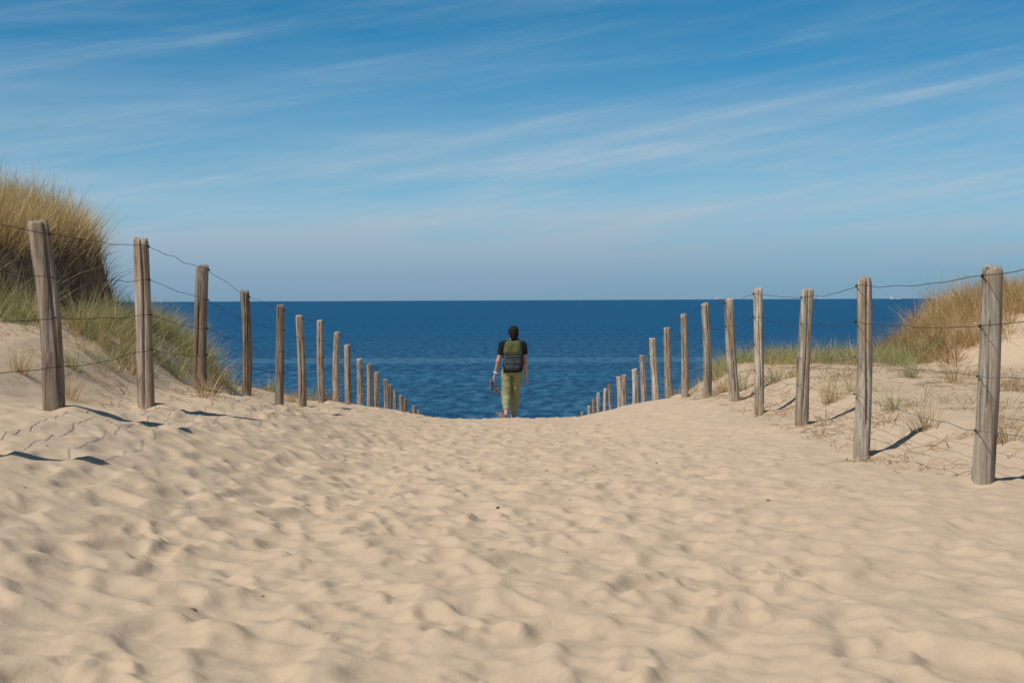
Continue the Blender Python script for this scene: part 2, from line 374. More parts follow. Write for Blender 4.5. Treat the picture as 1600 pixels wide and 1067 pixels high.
# trampled sand: dents stamped one after another into a fine height map
GX0, GX1, GY0, GY1, GS = -6.5, 6.5, 0.5, 34.0, 0.016
gnx, gny = int((GX1 - GX0) / GS), int((GY1 - GY0) / GS)
tramp = np.zeros((gny, gnx), np.float32)
def stamp(x, y, a, b, ang, depth, rim, soft=0.55):
    R = max(a, b) * 2.0
    i0, i1 = int((x - R - GX0) / GS), int((x + R - GX0) / GS) + 1
    j0, j1 = int((y - R - GY0) / GS), int((y + R - GY0) / GS) + 1
    i0, j0 = max(i0, 0), max(j0, 0); i1, j1 = min(i1, gnx), min(j1, gny)
    if i1 - i0 < 3 or j1 - j0 < 3: return
    xx = GX0 + np.arange(i0, i1) * GS - x; yy = GY0 + np.arange(j0, j1) * GS - y
    xx, yy = np.meshgrid(xx, yy)
    c, s = math.cos(ang), math.sin(ang)
    u = (c * xx + s * yy) / a; v = (-s * xx + c * yy) / b
    d = np.sqrt(u * u + v * v + 0.25 * u * np.abs(v) * 0.5)
    w = np.clip((0.88 + soft / 2 - d) / soft, 0, 1); w = w * w * (3 - 2 * w)
    sub = tramp[j0:j1, i0:i1]
    rimv = rim * np.exp(-((d - 1.25) / 0.30) ** 2) * (1 + 0.6 * u) * np.clip(1 - sub / 0.02, 0, 1)
    sub += (-depth - sub * 0.55) * w + rimv
n_st = 6200
for k in range(n_st):
    y = 1.0 + 32 * rng.random() ** 1.25
    x = rng.normal(0.1, 1.75)
    lim = 1.0
    xl = XL(y)
    if x < xl - 0.1 or x > XR + 0.1:
        if rng.random() > 0.06: continue
    edge = min((x - xl), (XR - x))
    damp = 0.45 + 0.55 * min(max(edge / 1.0, 0.0), 1.0)
    if x > 1.3: damp *= 0.7                         # the right-hand side is less trodden
    ang = rng.normal(math.pi / 2, 0.55) if rng.random() < .8 else rng.random() * 3.14
    big = rng.random() < 0.30
    a = rng.uniform(.12, .18) * (1.4 if big else 1); b = rng.uniform(.065, .11) * (1.5 if big else 1)
    stamp(x, y, a, b, ang, damp * rng.uniform(.007, .030), damp * rng.uniform(.002, .008))
for _ in range(1):                                   # dry sand slumps: soften the dents a little
    t = np.pad(tramp, 1, 'edge')
    tramp = (t[:-2, 1:-1] + t[2:, 1:-1] + t[1:-1, :-2] + t[1:-1, 2:] + 4 * t[1:-1, 1:-1]) / 8
for k in range(520):                                  # fresher prints on top: ball, heel and a pushed-up toe edge
    y = 2.0 + 26 * rng.random() ** 1.2; x = rng.normal(-.1, 1.35)
    if not XL(y) + .2 < x < XR - .2: continue
    fwd = 1 if rng.random() < .6 else -1; an = rng.normal(math.pi / 2, .35); dpt = rng.uniform(.010, .024) * (.7 if x > 1.2 else 1)
    cx_, cy_ = math.cos(an) * fwd, math.sin(an) * fwd
    stamp(x + cx_ * .07, y + cy_ * .07, .085, .058, an, dpt, dpt * .35, .34)
    stamp(x - cx_ * .075, y - cy_ * .075, .060, .045, an, dpt * .9, dpt * .2, .34)
t = np.pad(tramp, 1, 'edge')
tramp = (t[:-2, 1:-1] + t[2:, 1:-1] + t[1:-1, :-2] + t[1:-1, 2:] + 4 * t[1:-1, 1:-1]) / 8
def sample_tramp(X, Y):
    fx = (X - GX0) / GS; fy = (Y - GY0) / GS
    inside = (fx > 1) & (fx < gnx - 3) & (fy > 1) & (fy < gny - 3)
    fx = np.clip(fx, 0, gnx - 2); fy = np.clip(fy, 0, gny - 2)
    ix = fx.astype(int); iy = fy.astype(int); tx = fx - ix; ty = fy - iy
    v = (tramp[iy, ix] * (1 - tx) + tramp[iy, ix + 1] * tx) * (1 - ty) + (tramp[iy + 1, ix] * (1 - tx) + tramp[iy + 1, ix + 1] * tx) * ty
    return np.where(inside, v, 0)
def height(X, Y, detail=True):
    X = np.asarray(X, float); Y = np.asarray(Y, float)
    z = base_height(X, Y) + CAM[2]
    if detail:
        xl = XL(Y)
        inpath = sstep(-0.4, 0.3, X - xl) * sstep(-0.4, 0.3, XR - X)
        z = z + sample_tramp(X, Y) + foot_drift(np.atleast_1d(X), np.atleast_1d(Y)).reshape(z.shape)
        z = z + (0.035 * fbm(X, Y, 1.0, 2, 3) + 0.016 * fbm(X, Y, 4.0, 2, 9) * (0.4 + 0.6 * inpath))
        # wind scarps on the left bank
        lb = sstep(0.9, 0.0, np.abs(X - (xl + 0.55))) * sstep(8.5, 10.5, Y) * sstep(34, 26, Y)
        z = z + lb * 0.05 * np.abs(fbm(X * 0.8, Y * 1.0, 2.2, 3, 41)) * 1.2 - lb * 0.04
        near = sstep(90, 40, Y)
        z = z + 0.012 * fbm(X, Y, 9.0, 2, 15) * near
    return z

def build_terrain():
    ya = np.concatenate([np.linspace(-60, 1.2, 24, endpoint=False), 1.2 * np.exp(np.linspace(0, math.log(2.4 / 1.2), 40, endpoint=False)),
                         2.4 * np.exp(np.linspace(0, math.log(31 / 2.4), 860, endpoint=False)), 31 * np.exp(np.linspace(0, math.log(240 / 31), 70))])
    u = np.linspace(-1, 1, 761)
    tail = np.geomspace(0.01, 1, 22)
    rows = []
    for y in ya:
        half = 0.42 * max(y, 1.5) + 1.2
        inner = u * half
        outer = half + tail * (170 - half)
        rows.append(np.concatenate([-outer[::-1], inner, outer]))
    Xg = np.array(rows); Yg = np.repeat(ya[:, None], Xg.shape[1], 1)
    Zg = height(Xg, Yg)
    n, m = Xg.shape
    idx = np.arange(n * m).reshape(n, m)
    Q = np.stack([idx[:-1, :-1], idx[:-1, 1:], idx[1:, 1:], idx[1:, :-1]], -1).reshape(-1, 4)
    o = mesh_np('sand_ground', np.stack([Xg, Yg, Zg], -1).reshape(-1, 3), Q, M_sand)
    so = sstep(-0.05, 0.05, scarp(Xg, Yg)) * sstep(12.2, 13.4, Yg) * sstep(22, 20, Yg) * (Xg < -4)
    a = o.data.attributes.new('scarp_tint', 'FLOAT', 'POINT'); a.data.foreach_set('value', so.ravel().astype(np.float32))
    tag(o, 'pale trampled beach sand path between two dunes', 'sand', kind='structure')
build_terrain()

def build_sea():
    ya = np.concatenate([[-45000, -9000, -1500, -200], 60 * np.exp(np.linspace(0, math.log(45000 / 60), 160))])
    u = np.sign(np.linspace(-1, 1, 61)) * np.abs(np.linspace(-1, 1, 61)) ** 3
    Xg = np.repeat((u * 45000)[None, :], len(ya), 0); Yg = np.repeat(ya[:, None], 61, 1)
    idx = np.arange(Xg.size).reshape(Xg.shape)
    Q = np.stack([idx[:-1, :-1], idx[:-1, 1:], idx[1:, 1:], idx[1:, :-1]], -1).reshape(-1, 4)
    V = np.stack([Xg, Yg, np.zeros_like(Xg)], -1).reshape(-1, 3)
    o = mesh_np('sea', V, Q, M_sea)
    tag(o, 'deep blue rippled sea reaching to the horizon', 'sea', kind='structure')
build_sea()

# ------------------------------------------------------------------ fences
def post_mesh(name, base, top, r, seed, mat, parent):
    """weathered round post with flats, long drying cracks and a worn, slightly domed top; object origin on the ground"""
    rg = np.random.default_rng(seed)
    ns, nr = 48, 30
    th = np.linspace(0, 2 * math.pi, ns, endpoint=False)
    H = top[2] - base[2]
    t = np.concatenate([[-0.35 / H], np.linspace(0, 0.985, nr - 2), [1.0]])
    V = np.zeros((len(t), ns, 3))
    ph = rg.random(6) * 6.28
    bow = rg.normal(0, 0.012, 2)
    cracks = [(rg.random() * 6.28, rg.uniform(.2, .5), rg.uniform(.3, 1.0), rg.uniform(0, .35)) for _ in range(rg.integers(2, 5))]
    # one split faces the path-side camera on most posts
    cracks.append((-1.57 + rg.normal(0, .5), rg.uniform(.35, .6), 1.1, rg.uniform(0, .3)))
    for i, tt in enumerate(t):
        rr = r * (1.06 - 0.10 * max(tt, 0)) * (1 + 0.05 * np.sin(2 * th + ph[0]) + 0.035 * np.sin(3 * th + ph[1] + tt * 1.5) + 0.02 * np.sin(5 * th + ph[2] - tt * 2))
        rr = rr * (1 + 0.05 * fbm(np.cos(th) * 1.3 + ph[3], np.sin(th) * 1.3 + tt * 4, 1.6, 3, seed))
        for ca, dep, l1, l0 in cracks:
            if l0 <= tt <= l0 + l1 or (tt > 0.98 and l0 + l1 > .95):
                da = np.abs((th - ca - 0.15 * math.sin(tt * 5 + ph[4]) + math.pi) % (2 * math.pi) - math.pi)
                rr = rr * (1 - dep * np.clip(1 - da / 0.15, 0, 1))
        if i == len(t) - 1: rr = rr * 0.90
        cx = (top[0] - base[0]) * tt + bow[0] * math.sin(max(tt, 0) * math.pi); cy = (top[1] - base[1]) * tt + bow[1] * math.sin(max(tt, 0) * math.pi)
        V[i, :, 0] = cx + rr * np.cos(th); V[i, :, 1] = cy + rr * np.sin(th)
        V[i, :, 2] = H * tt
        if tt > 0.9: V[i, :, 2] += (tt - .9) / .1 * 0.10 * r * (np.cos(th + ph[5])) + (tt - .9) / .1 * np.repeat(rg.normal(0, .008, ns // 4), 4)
    Vf = V.reshape(-1, 3)
    n = len(t)
    idx = np.arange(n * ns).reshape(n, ns); nx = np.roll(idx, -1, 1)
    Q = np.stack([idx[:-1], nx[:-1], nx[1:], idx[1:]], -1).reshape(-1, 4)
    # top: an inner ring slightly sunken by weathering, then the middle
    inner = V[-1] * np.array([1, 1, 1]); ctr = V[-1].mean(0)
    inner = ctr + (V[-1] - ctr) * 0.55 + np.array([0, 0, 0.10 * r]) + np.stack([np.zeros(ns), np.zeros(ns), rg.normal(0, .004, ns)], -1)
    Vf = np.vstack([Vf, inner, [ctr + np.array([0, 0, 0.06 * r])]])
    a = idx[-1]; bI = n * ns + np.arange(ns); bN = np.roll(bI, -1)
    Q = np.vstack([Q, np.stack([a, np.roll(a, -1), bN, bI], -1)])
    T = np.stack([bI, bN, np.full(ns, n * ns + ns)], -1)
    o = mesh_np(name, Vf, Q, mat, parent, True, T)
    return o
def tube(pts, r, sides=6):
    pts = np.asarray(pts, float); n = len(pts)
    tg = np.gradient(pts, axis=0); tg /= np.linalg.norm(tg, axis=1)[:, None] + 1e-9
    up = np.tile([0.13, 0.05, 1.0], (n, 1))
    a = np.cross(tg, up); a /= np.linalg.norm(a, axis=1)[:, None] + 1e-9
    b = np.cross(tg, a)
    th = np.linspace(0, 2 * math.pi, sides, endpoint=False)
    rr = np.broadcast_to(np.asarray(r, float), (n,))[:, None, None]
    V = pts[:, None, :] + rr * (np.cos(th)[None, :, None] * a[:, None, :] + np.sin(th)[None, :, None] * b[:, None, :])
    idx = np.arange(n * sides).reshape(n, sides); nx = np.roll(idx, -1, 1)
    Q = np.stack([idx[:-1], nx[:-1], nx[1:], idx[1:]], -1).reshape(-1, 4)
    return V.reshape(-1, 3), Q
def join(parts):
    Vs, Qs, k = [], [], 0
    for V, Q in parts:
        Vs.append(V); Qs.append(Q + k); k += len(V)
    return np.vstack(Vs), np.vstack(Qs)

def build_fence(P, side, label):
    origin_y = zdist(0.5 * (P[0][0] + P[0][2]), side)
    b0 = pix(P[0][0], P[0][1], origin_y)
    root = empty('wire_fence', (float(b0[0]), float(b0[1]), float(b0[2])))
    tag(root, label, 'fence', 'post and wire fences lining the sand path')
    ro = np.array(root.location)
    specs = []
    for i, (bx, by, tx, ty, w) in enumerate(P):
        Y = zdist(0.5 * (bx + tx), side)
        T = pix(tx, ty, Y)
        B = pix(bx, by if by is not None else 650, Y)
        ang = (T[0] - B[0]) / max(T[2] - B[2], .4) if by is not None else (T[0] - pix(bx, ty, Y)[0]) / 1.3
        if by is None:
            B = np.array([pix(bx, 650, Y)[0], Y, 0.0])
        B[2] = float(height(B[0], Y))
        T[1] = Y + random.uniform(-.05, .05)
        specs.append((B, T, w * Y / F / 2))
    # the next post towards the viewer, outside the frame, carries the wires on
    B1, T1, r1 = specs[0]; B2, T2, r2 = specs[1]
    Bn = B1 + (B1 - B2) * 1.0; Bn[2] = float(height(Bn[0], Bn[1])); Tn = Bn + np.array([0.02, 0, 1.42 if side > 0 else 1.32])
    specs.insert(0, (Bn, Tn, 0.062))
    for i, (B, T, r) in enumerate(specs):
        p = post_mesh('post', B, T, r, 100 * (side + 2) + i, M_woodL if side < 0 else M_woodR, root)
        p.location = (B[0] - ro[0], B[1] - ro[1], B[2] - ro[2])
    rg = np.random.default_rng(50 + side)
    drops = [0.06, 0.355, 0.65, 0.94]
    for k, d in enumerate(drops):
        parts = []; anchors = []
        for B, T, r in specs:
            H = T[2] - B[2]; dd = d + rg.normal(0, .015); f = (H - dd) / H
            ax = B + (T - B) * f
            anchors.append((ax + np.array([-side * (r * 1.02 + .003), -r * 0.25, 0]), ax, r))
        pts = []
        for j in range(len(anchors) - 1):
            a, b = anchors[j][0], anchors[j + 1][0]
            n = 16 if j < 7 else 6
            sag = rg.uniform(.005, .035); kk_ = np.array([.25, .5, .25]); wv = np.convolve(rg.normal(0, .010, n), kk_, 'same'); wx = np.convolve(rg.normal(0, .009, n), kk_, 'same'); wv[0] = wx[0] = 0
            for q in range(n):
                t = q / n; p = a + (b - a) * t
                p = p + np.array([wx[q] * (q > 0), 0, -sag * 4 * t * (1 - t) + wv[q] * (q > 0)])
                pts.append(p)
        pts.append(anchors[-1][0])
        rad = 0.0024
        parts.append(tube(np.array(pts) - ro, rad))
        for a, ax, r in anchors[:9]:                 # tie wire twisted round each staple
            cc = []
            for q in range(15):
                an = q / 14 * 4 * math.pi
                cc.append(a + np.array([0.009 * math.cos(an) * .6, -0.02 + 0.04 * q / 14, 0.010 * math.sin(an)]))
            parts.append(tube(np.array(cc) - ro, 0.0026, 5))
        V, Q = join(parts)
        mat = M_rust if (side < 0 or k < 2) else M_zinc
        mesh_np('wire', V, Q, mat, root)
build_fence(LP, -1, 'weathered post and wire fence on the left of the path, below the tall grassy dune')
build_fence(RP, 1, 'weathered post and wire fence on the right of the path, by the low sandy plain')

# ------------------------------------------------------------------ grass
def blades(P, L, W, lean, bend, tint, segs=4):
    """P (n,3) roots, L (n,) lengths, W widths, lean (n,2) start tilt, bend (n,2) tip offset per length"""
    n = len(P); t = np.linspace(0, 1, segs + 1)
    az = rng.random(n) * math.pi
    side = np.stack([np.cos(az), np.sin(az), np.zeros(n)], -1)
    V = np.zeros((n, segs + 1, 2, 3))
    bl = np.linalg.norm(bend, axis=1)
    for i, tt in enumerate(t):
        hx = lean * tt + bend * tt ** 2.2
        vz = tt * np.sqrt(np.clip(1 - 0.35 * np.minimum((np.linalg.norm(lean, axis=1)) ** 2, 1.6), .1, 1)) - 0.42 * np.minimum(bl, 1.6) * tt ** 2.6
        c = P + np.concatenate([hx * L[:, None], (vz * L)[:, None]], 1)
        w = W * (1 - tt ** 1.6 * 0.9) * 0.5
        V[:, i, 0] = c - side * w[:, None]; V[:, i, 1] = c + side * w[:, None]
    idx = np.arange(n * (segs + 1) * 2).reshape(n, segs + 1, 2)
    Q = np.stack([idx[:, :-1, 0], idx[:, :-1, 1], idx[:, 1:, 1], idx[:, 1:, 0]], -1).reshape(-1, 4)
    return V.reshape(-1, 3), Q, np.repeat(tint, (segs + 1) * 2)
def grass_obj(name, packs, mat, parent=None, org=(0, 0, 0)):
    Vs, Qs, Ts, k = [], [], [], 0
    for V, Q, t in packs:
        Vs.append(V); Qs.append(Q + k); Ts.append(t); k += len(V)
    V = np.vstack(Vs) - np.asarray(org); o = mesh_np(name, V, np.vstack(Qs), mat, parent, True)
    a = o.data.attributes.new('tint', 'FLOAT', 'POINT'); a.data.foreach_set('value', np.clip(np.concatenate(Ts), 0, 1).astype(np.float32))
    o.location = org
    return o
def scatter(n, fn, x0, x1, y0, y1):
    """rejection sampling with probability fn(X, Y)"""
    X = rng.uniform(x0, x1, n); Y = rng.uniform(y0, y1, n)
    k = rng.random(n) < fn(X, Y)
    X, Y = X[k], Y[k]
    return np.stack([X, Y, height(X, Y) - 0.015], -1)
def clumped(X, Y, f, lo, hi, seed): return sstep(lo, hi, fbm(X, Y, f, 3, seed) + 0.5)
def dR(X, Y):
    wob = 0.4 * fbm(X, Y, 0.8, 3, 31); return dune(X + wob, Y - wob, 11.6, 24.2, 5.4, 5.6, 0.30, 2.3)
def field(P, l0, l1, w, wind, lean_s, bend_s, t0, t1):
    n = len(P)
    cl = fbm(P[:, 0], P[:, 1], 2.5, 2, 91)
    L = rng.uniform(l0, l1, n) * (1 + 0.5 * cl)
    lean = rng.normal(0, lean_s, (n, 2)) + np.array(wind) * 0.35
    bend = rng.normal(0, bend_s, (n, 2)) + np.array(wind) * rng.uniform(.3, 1.1, n)[:, None]
    tint = rng.uniform(t0, t1, n) + 0.35 * cl
    return blades(P, L, rng.uniform(.7, 1.3, n) * w, lean, bend, tint)

def tussocks(C, per, rad, l0, l1, w, wind, spread, t0, t1, droop=.35):
    """C (m,3) centres; each a bundle of blades fanning out of one root"""
    m = len(C); k = rng.integers(per // 2, per * 3 // 2, m); I = np.repeat(np.arange(m), k); n = len(I)
    off = rng.normal(0, 1, (n, 2)); size = rng.uniform(.6, 1.25, m)[I]
    P = C[I].copy(); P[:, :2] += off * rad * size[:, None]
    P[:, 2] = height(P[:, 0], P[:, 1]) - .02
    dirn = off * spread * .45 + rng.normal(0, .12, (n, 2)) + np.array(wind) * .4
    bend = off * droop * .5 + rng.normal(0, .14, (n, 2)) + np.array(wind) * rng.uniform(.2, 1.1, n)[:, None]
    L = rng.uniform(l0, l1, n) * size * rng.choice([.45, .8, 1, 1.15], n)
    tint = rng.uniform(t0, t1, m)[I] + rng.normal(0, .14, n)
    return blades(P, L, rng.uniform(.6, 1.3, n) * w, dirn, bend, tint)
# left dune: dense straw-coloured crown, brown beard hanging over the scarp, greener slope below
C = scatter(2600, lambda X, Y: (scarp(X, Y) > 0.30) * 1.0, -9, -4.2, 12.4, 20.5)
crown = tussocks(C, 40, .06, .30, .64, .0070, (.08, -.03), .40, .25, .62)
C = scatter(700, lambda X, Y: ((scarp(X, Y) > 0.20) & (scarp(X, Y) < 0.36)) * 1.0, -9, -4.2, 12.4, 20.5)
rim = tussocks(C, 24, .06, .22, .50, .0065, (.34, -.10), .5, .0, .5, .5)
o = grass_obj('dune_grass', [crown, rim], M_straw)
tag(o, 'thick straw-coloured marram grass crowning the tall dune at the left edge', 'dune grass', kind='stuff')
P = scatter(26000, lambda X, Y: ((scarp(X, Y) > -0.06) & (scarp(X, Y) < 0.30)) * (.25 + .75 * clumped(X, Y, 2.0, .4, .62, 62)), -9, -4.2, 12.4, 20.5)
n = len(P); dn = np.stack([rng.normal(.40, .25, n), rng.normal(-.12, .3, n)], -1)
beard = blades(P, rng.uniform(.15, .6, n), rng.uniform(.004, .009, n), dn * .3, dn * 1.6, rng.random(n) ** 3 * .5)
o = grass_obj('dead_grass_beard', [beard], M_dead)
tag(o, 'brown dead grass and roots hanging down the shaded scarp of the left dune', 'dead grass', kind='stuff')
def slopeL(X, Y):
    s = XL(Y) - X
    return (s > 0.55) * (scarp(X, Y) < -0.02) * sstep(.5, 1.1, s) * sstep(-.10, -.35, scarp(X, Y)) * sstep(12.6, 14.6, Y - 0.6 * np.clip(1.6 - s, 0, 1)) * sstep(21.5, 18.5, Y) * (0.06 + clumped(X, Y, 1.4, .42, .66, 63))
C = scatter(7000, slopeL, -8, -3.2, 12.2, 22)
o = grass_obj('slope_grass', [tussocks(C, 24, .05, .22, .52, .0060, (.12, -.06), .5, .0, .95, .5)], M_green)
tag(o, 'green and straw marram on the slope behind the second and third left posts', 'dune grass', kind='stuff')
# right dune
def tussock(X, Y): return np.exp(-(((X - 7.1) / .52) ** 2 + ((Y - 22.8) / 1.6) ** 2)) + .8 * np.exp(-(((X - 7.65) / .5) ** 2 + ((Y - 24.4) / 1.1) ** 2)) + sstep(7.9, 8.3, X - .12 * (Y - 22)) * sstep(20.6, 22, Y)
C = scatter(2000, lambda X, Y: (dR(X, Y) > 0.35) * np.clip(tussock(X, Y) * 1.3, 0, 1), 5.4, 12, 19, 27)
crownR = tussocks(C, 38, .07, .28, .58, .0075, (-.14, -.03), .55, .12, .55, .5)
C = scatter(1500, lambda X, Y: ((dR(X, Y) > 0.03) & (dR(X, Y) < 0.8)) * sstep(7.0, 6.4, X - .12 * (Y - 21)) * (.2 + .8 * clumped(X, Y, 1.3, .35, .6, 66)), 5.0, 8.2, 19.5, 27)
slR = tussocks(C, 26, .06, .22, .55, .007, (-.30, -.22), .5, -.1, .38, .8)
o = grass_obj('dune_grass', [crownR, slR], M_straw)
tag(o, 'tawny marram grass on the low dune at the right edge', 'dune grass', kind='stuff')
C = scatter(2200, lambda X, Y: (X > XR + .55) * sstep(21.5, 23.2, Y + .3 * np.sin(X * 2.3)) * sstep(26.8, 25.0, Y) * (dR(X, Y) < .3) * (.06 + clumped(X, Y, 1.5, .40, .62, 67)), 3.4, 8.5, 21, 27)
o = grass_obj('slope_grass', [tussocks(C, 22, .05, .18, .42, .0068, (-.05, 0), .5, .0, .95, .45)], M_green)
tag(o, 'low green grass strip at the seaward end of the right-hand sand plain', 'dune grass', kind='stuff')
# thin dry stalks and roots lying on the sand by the fences
def litter(n, fn, x0, x1, y0, y1):
    P = scatter(n, fn, x0, x1, y0, y1); P[:, 2] += 0.022; m = len(P)
    an = rng.random(m) * 6.28; dr = np.stack([np.cos(an), np.sin(an)], -1)
    L = .04 + .34 * rng.random(m) ** 2
    E = P[:, :2] + dr * L[:, None]; slope = (height(E[:, 0], E[:, 1]) + .004 - P[:, 2]) / L
    t = np.linspace(0, 1, 4); V = np.zeros((m, 4, 2, 3)); crv = rng.normal(0, .06, m)
    for i, tt in enumerate(t):
        c = np.stack([P[:, 0] + dr[:, 0] * L * tt - dr[:, 1] * crv * L * tt * (1 - tt) * 3, P[:, 1] + dr[:, 1] * L * tt + dr[:, 0] * crv * L * tt * (1 - tt) * 3,
                      P[:, 2] + slope * L * tt + 0.03 * tt * (1 - tt) * 4 * rng.random(m)], -1)
        w = 0.0030 * (1 - .5 * tt)
        off = np.stack([-dr[:, 1] * w, dr[:, 0] * w, np.full(m, w * .7)], -1)
        V[:, i, 0] = c - off; V[:, i, 1] = c + off
    idx = np.arange(m * 8).reshape(m, 4, 2)
    Q = np.stack([idx[:, :-1, 0], idx[:, :-1, 1], idx[:, 1:, 1], idx[:, 1:, 0]], -1).reshape(-1, 4)
    return V.reshape(-1, 3), Q, np.repeat(.35 + .65 * rng.random(m), 8)
a = litter(12000, lambda X, Y: (X > XR - .25) * (.02 + .5 * clumped(X, Y, 1.6, .5, .68, 71)) * sstep(9.0, 11, Y), 2.6, 7, 9, 24)
b = litter(11000, lambda X, Y: (X < XL(Y) + .35) * (.02 + .5 * clumped(X, Y, 1.6, .48, .66, 73)) * sstep(10.5, 13, Y), -6, -2.6, 10, 30)
o = grass_obj('dry_stalks', [a, b], M_dead)
tag(o, 'thin dry stalks and roots scattered on the sand beside the fences', 'dry stalks', kind='stuff')

# flattened dead bundles caught along the fence lines
C1 = scatter(900, lambda X, Y: (X > XR - .1) * (dR(X, Y) < .1) * (.03 + .5 * clumped(X, Y, 1.1, .5, .68, 71)) * sstep(9.5, 11.5, Y), 2.7, 7.5, 9.5, 23)
C2 = scatter(700, lambda X, Y: (X < XL(Y) + .1) * (scarp(X, Y) < -.2) * (.02 + .5 * clumped(X, Y, 1.1, .5, .68, 73)) * sstep(12.5, 14.5, Y), -6, -2.9, 12, 30)
fl = [tussocks(C, 16, .07, .10, .34, .0055, (.15, -.1), 1.5, .2, .9, 1.1) for C in (C1, C2)]
o = grass_obj('dead_grass_bundles', fl, M_dead)
tag(o, 'flattened tawny dead grass bundles on the sand along both fences', 'dead grass', kind='stuff')

# separate tufts that can be picked out one by one
tuft_meshes = []
for v in range(7):
    n = 70 + 20 * (v % 3)
    P = np.stack([rng.normal(0, .06, n), rng.normal(0, .05, n), np.full(n, -.02)], -1)
    out = P[:, :2] * 4.5
    V, Q, t = blades(P, rng.uniform(.16, .46, n), rng.uniform(.004, .007, n), out * .8 + rng.normal(0, .16, (n, 2)), out * 1.0 + rng.normal(0, .3, (n, 2)) + np.array([.12, 0]), rng.uniform(.0, 1.0, n) * (1 if v % 2 else .6))
    o = grass_obj('grass_tuft', [(V, Q, t)], M_green if v % 2 else M_straw); tuft_meshes.append(o.data); bpy.data.objects.remove(o)
TUFTS = [  # photo pixel of the foot, distance, size, label
 (1446, 672, 12.6, 1.0, 'sparse green grass tuft between the two nearest right posts, beside the long post shadow'),
 (1396, 640, 14.3, .8, 'small straw grass tuft just right of the second nearest right post'),
 (1300, 628, 15.2, 1.0, 'upright green grass tuft between the second and third right posts'),
 (1330, 612, 16.5, .8, 'thin straw tuft behind the second nearest right post on the sand plain'),
 (1490, 598, 17.5, 1.1, 'grass tuft on the sand plain just left of the nearest right post'),
 (1420, 590, 18.6, 1.0, 'green tuft at the foot of the right dune, left of the nearest right post'),
 (1575, 690, 11.0, 1.0, 'tangled straw tuft right of the nearest right post'),
 (1582, 610, 15.0, .8, 'faint tuft at the right edge of the photo, under the sandy dune face'),
 (1160, 610, 20.0, 1.1, 'straw tuft behind the leaning fifth right post'),
 (1128, 614, 21.0, .9, 'bleached tuft between the fifth and sixth right posts'),
 (1085, 612, 23.2, .9, 'green tuft between the sixth and seventh right posts'),
 (1054, 622, 25.5, .9, 'low tuft between the seventh and eighth right posts'),
 (1210, 598, 20.5, 1.0, 'green tuft between the third and fourth right posts'),
 (1236, 590, 21.5, .9, 'green tuft just left of the third right post, farther back'),
 (108, 625, 10.3, .75, 'thin green shoots beside the foot of the nearest left post'),
 (112, 574, 12.6, .8, 'small green tuft on the bare slope between the two nearest left posts'),
 (30, 580, 11.8, .7, 'small dry tuft on the bare sand left of the nearest left post'),
 (172, 578, 13.2, 1.0, 'straw tuft left of the second left post'),
 (205, 582, 13.6, 1.1, 'green and straw tuft against the second left post'),
 (275, 590, 14.6, 1.2, 'tall straw tuft between the second and third left posts'),
 (325, 618, 14.3, 1.1, 'collapsed tawny grass bundle at the foot of the third left post'),
 (345, 600, 16.8, 1.0, 'green tuft just right of the third left post against the sea'),
 (420, 606, 21.0, .9, 'thin pale tuft between the fourth and fifth left posts'),
 (455, 628, 21.8, .8, 'brown tuft between the fifth and sixth left posts'),
 (488, 608, 24.6, .9, 'pale thin tuft between the sixth and seventh left posts'),
 (514, 624, 26.4, .8, 'small green tuft between the seventh and eighth left posts'),
 (396, 634, 17.6, .6, 'brown flattened tuft at the foot of the fourth left post')]
for i, (px, py, Y, s, lab) in enumerate(TUFTS):
    # the pixel gives the direction; the distance is where that ray meets the sand
    best, bd = Y, 9
    for yy in np.arange(Y * .8, Y * 1.25, .05):
        p = pix(px, py, yy); e = abs(p[2] - float(height(p[0], yy)))
        if e < bd: best, bd = yy, e
    p = pix(px, py, best)
    o = bpy.data.objects.new('grass_tuft', tuft_meshes[i % 7]); link(o)
    o.location = (p[0], best, float(height(p[0], best)) - .01); o.rotation_euler = (0, 0, random.random() * 6.28); o.scale = (s, s, s * random.uniform(.9, 1.15))
    tag(o, lab, 'grass tuft', 'single grass tufts beside the fences')

# bits of shell, twig and seaweed lying on the path
bits = []
for k in range(60):
    y = rng.uniform(4.5, 25); x = rng.uniform(-2.8, 2.8)
    s = rng.uniform(.002, .0065); z = float(height(x, y))
    q = rng.normal(0, 1, (8, 3)); q /= np.linalg.norm(q, axis=1)[:, None]
    c = np.array([[-1, -1, -1], [1, -1, -1], [1, 1, -1], [-1, 1, -1], [-1, -1, 1], [1, -1, 1], [1, 1, 1], [-1, 1, 1]]) * np.array([1.6, .9, .6]) + q * .4
    an = rng.random() * 6.28; R = np.array([[math.cos(an), -math.sin(an), 0], [math.sin(an), math.cos(an), 0], [0, 0, 1]])
    bits.append(((c * s) @ R.T + np.array([x, y, z + s * .4]), np.array([[0, 3, 2, 1], [4, 5, 6, 7], [0, 1, 5, 4], [1, 2, 6, 5], [2, 3, 7, 6], [3, 0, 4, 7]])))
V, Q = join(bits)
o = mesh_np('sand_debris', V, Q, plain('dark_debris', (0.16, 0.115, 0.08), .9, 0, .5, 12), None, False)
tag(o, 'tiny dark bits of twig and shell strewn over the path', 'debris', kind='stuff')

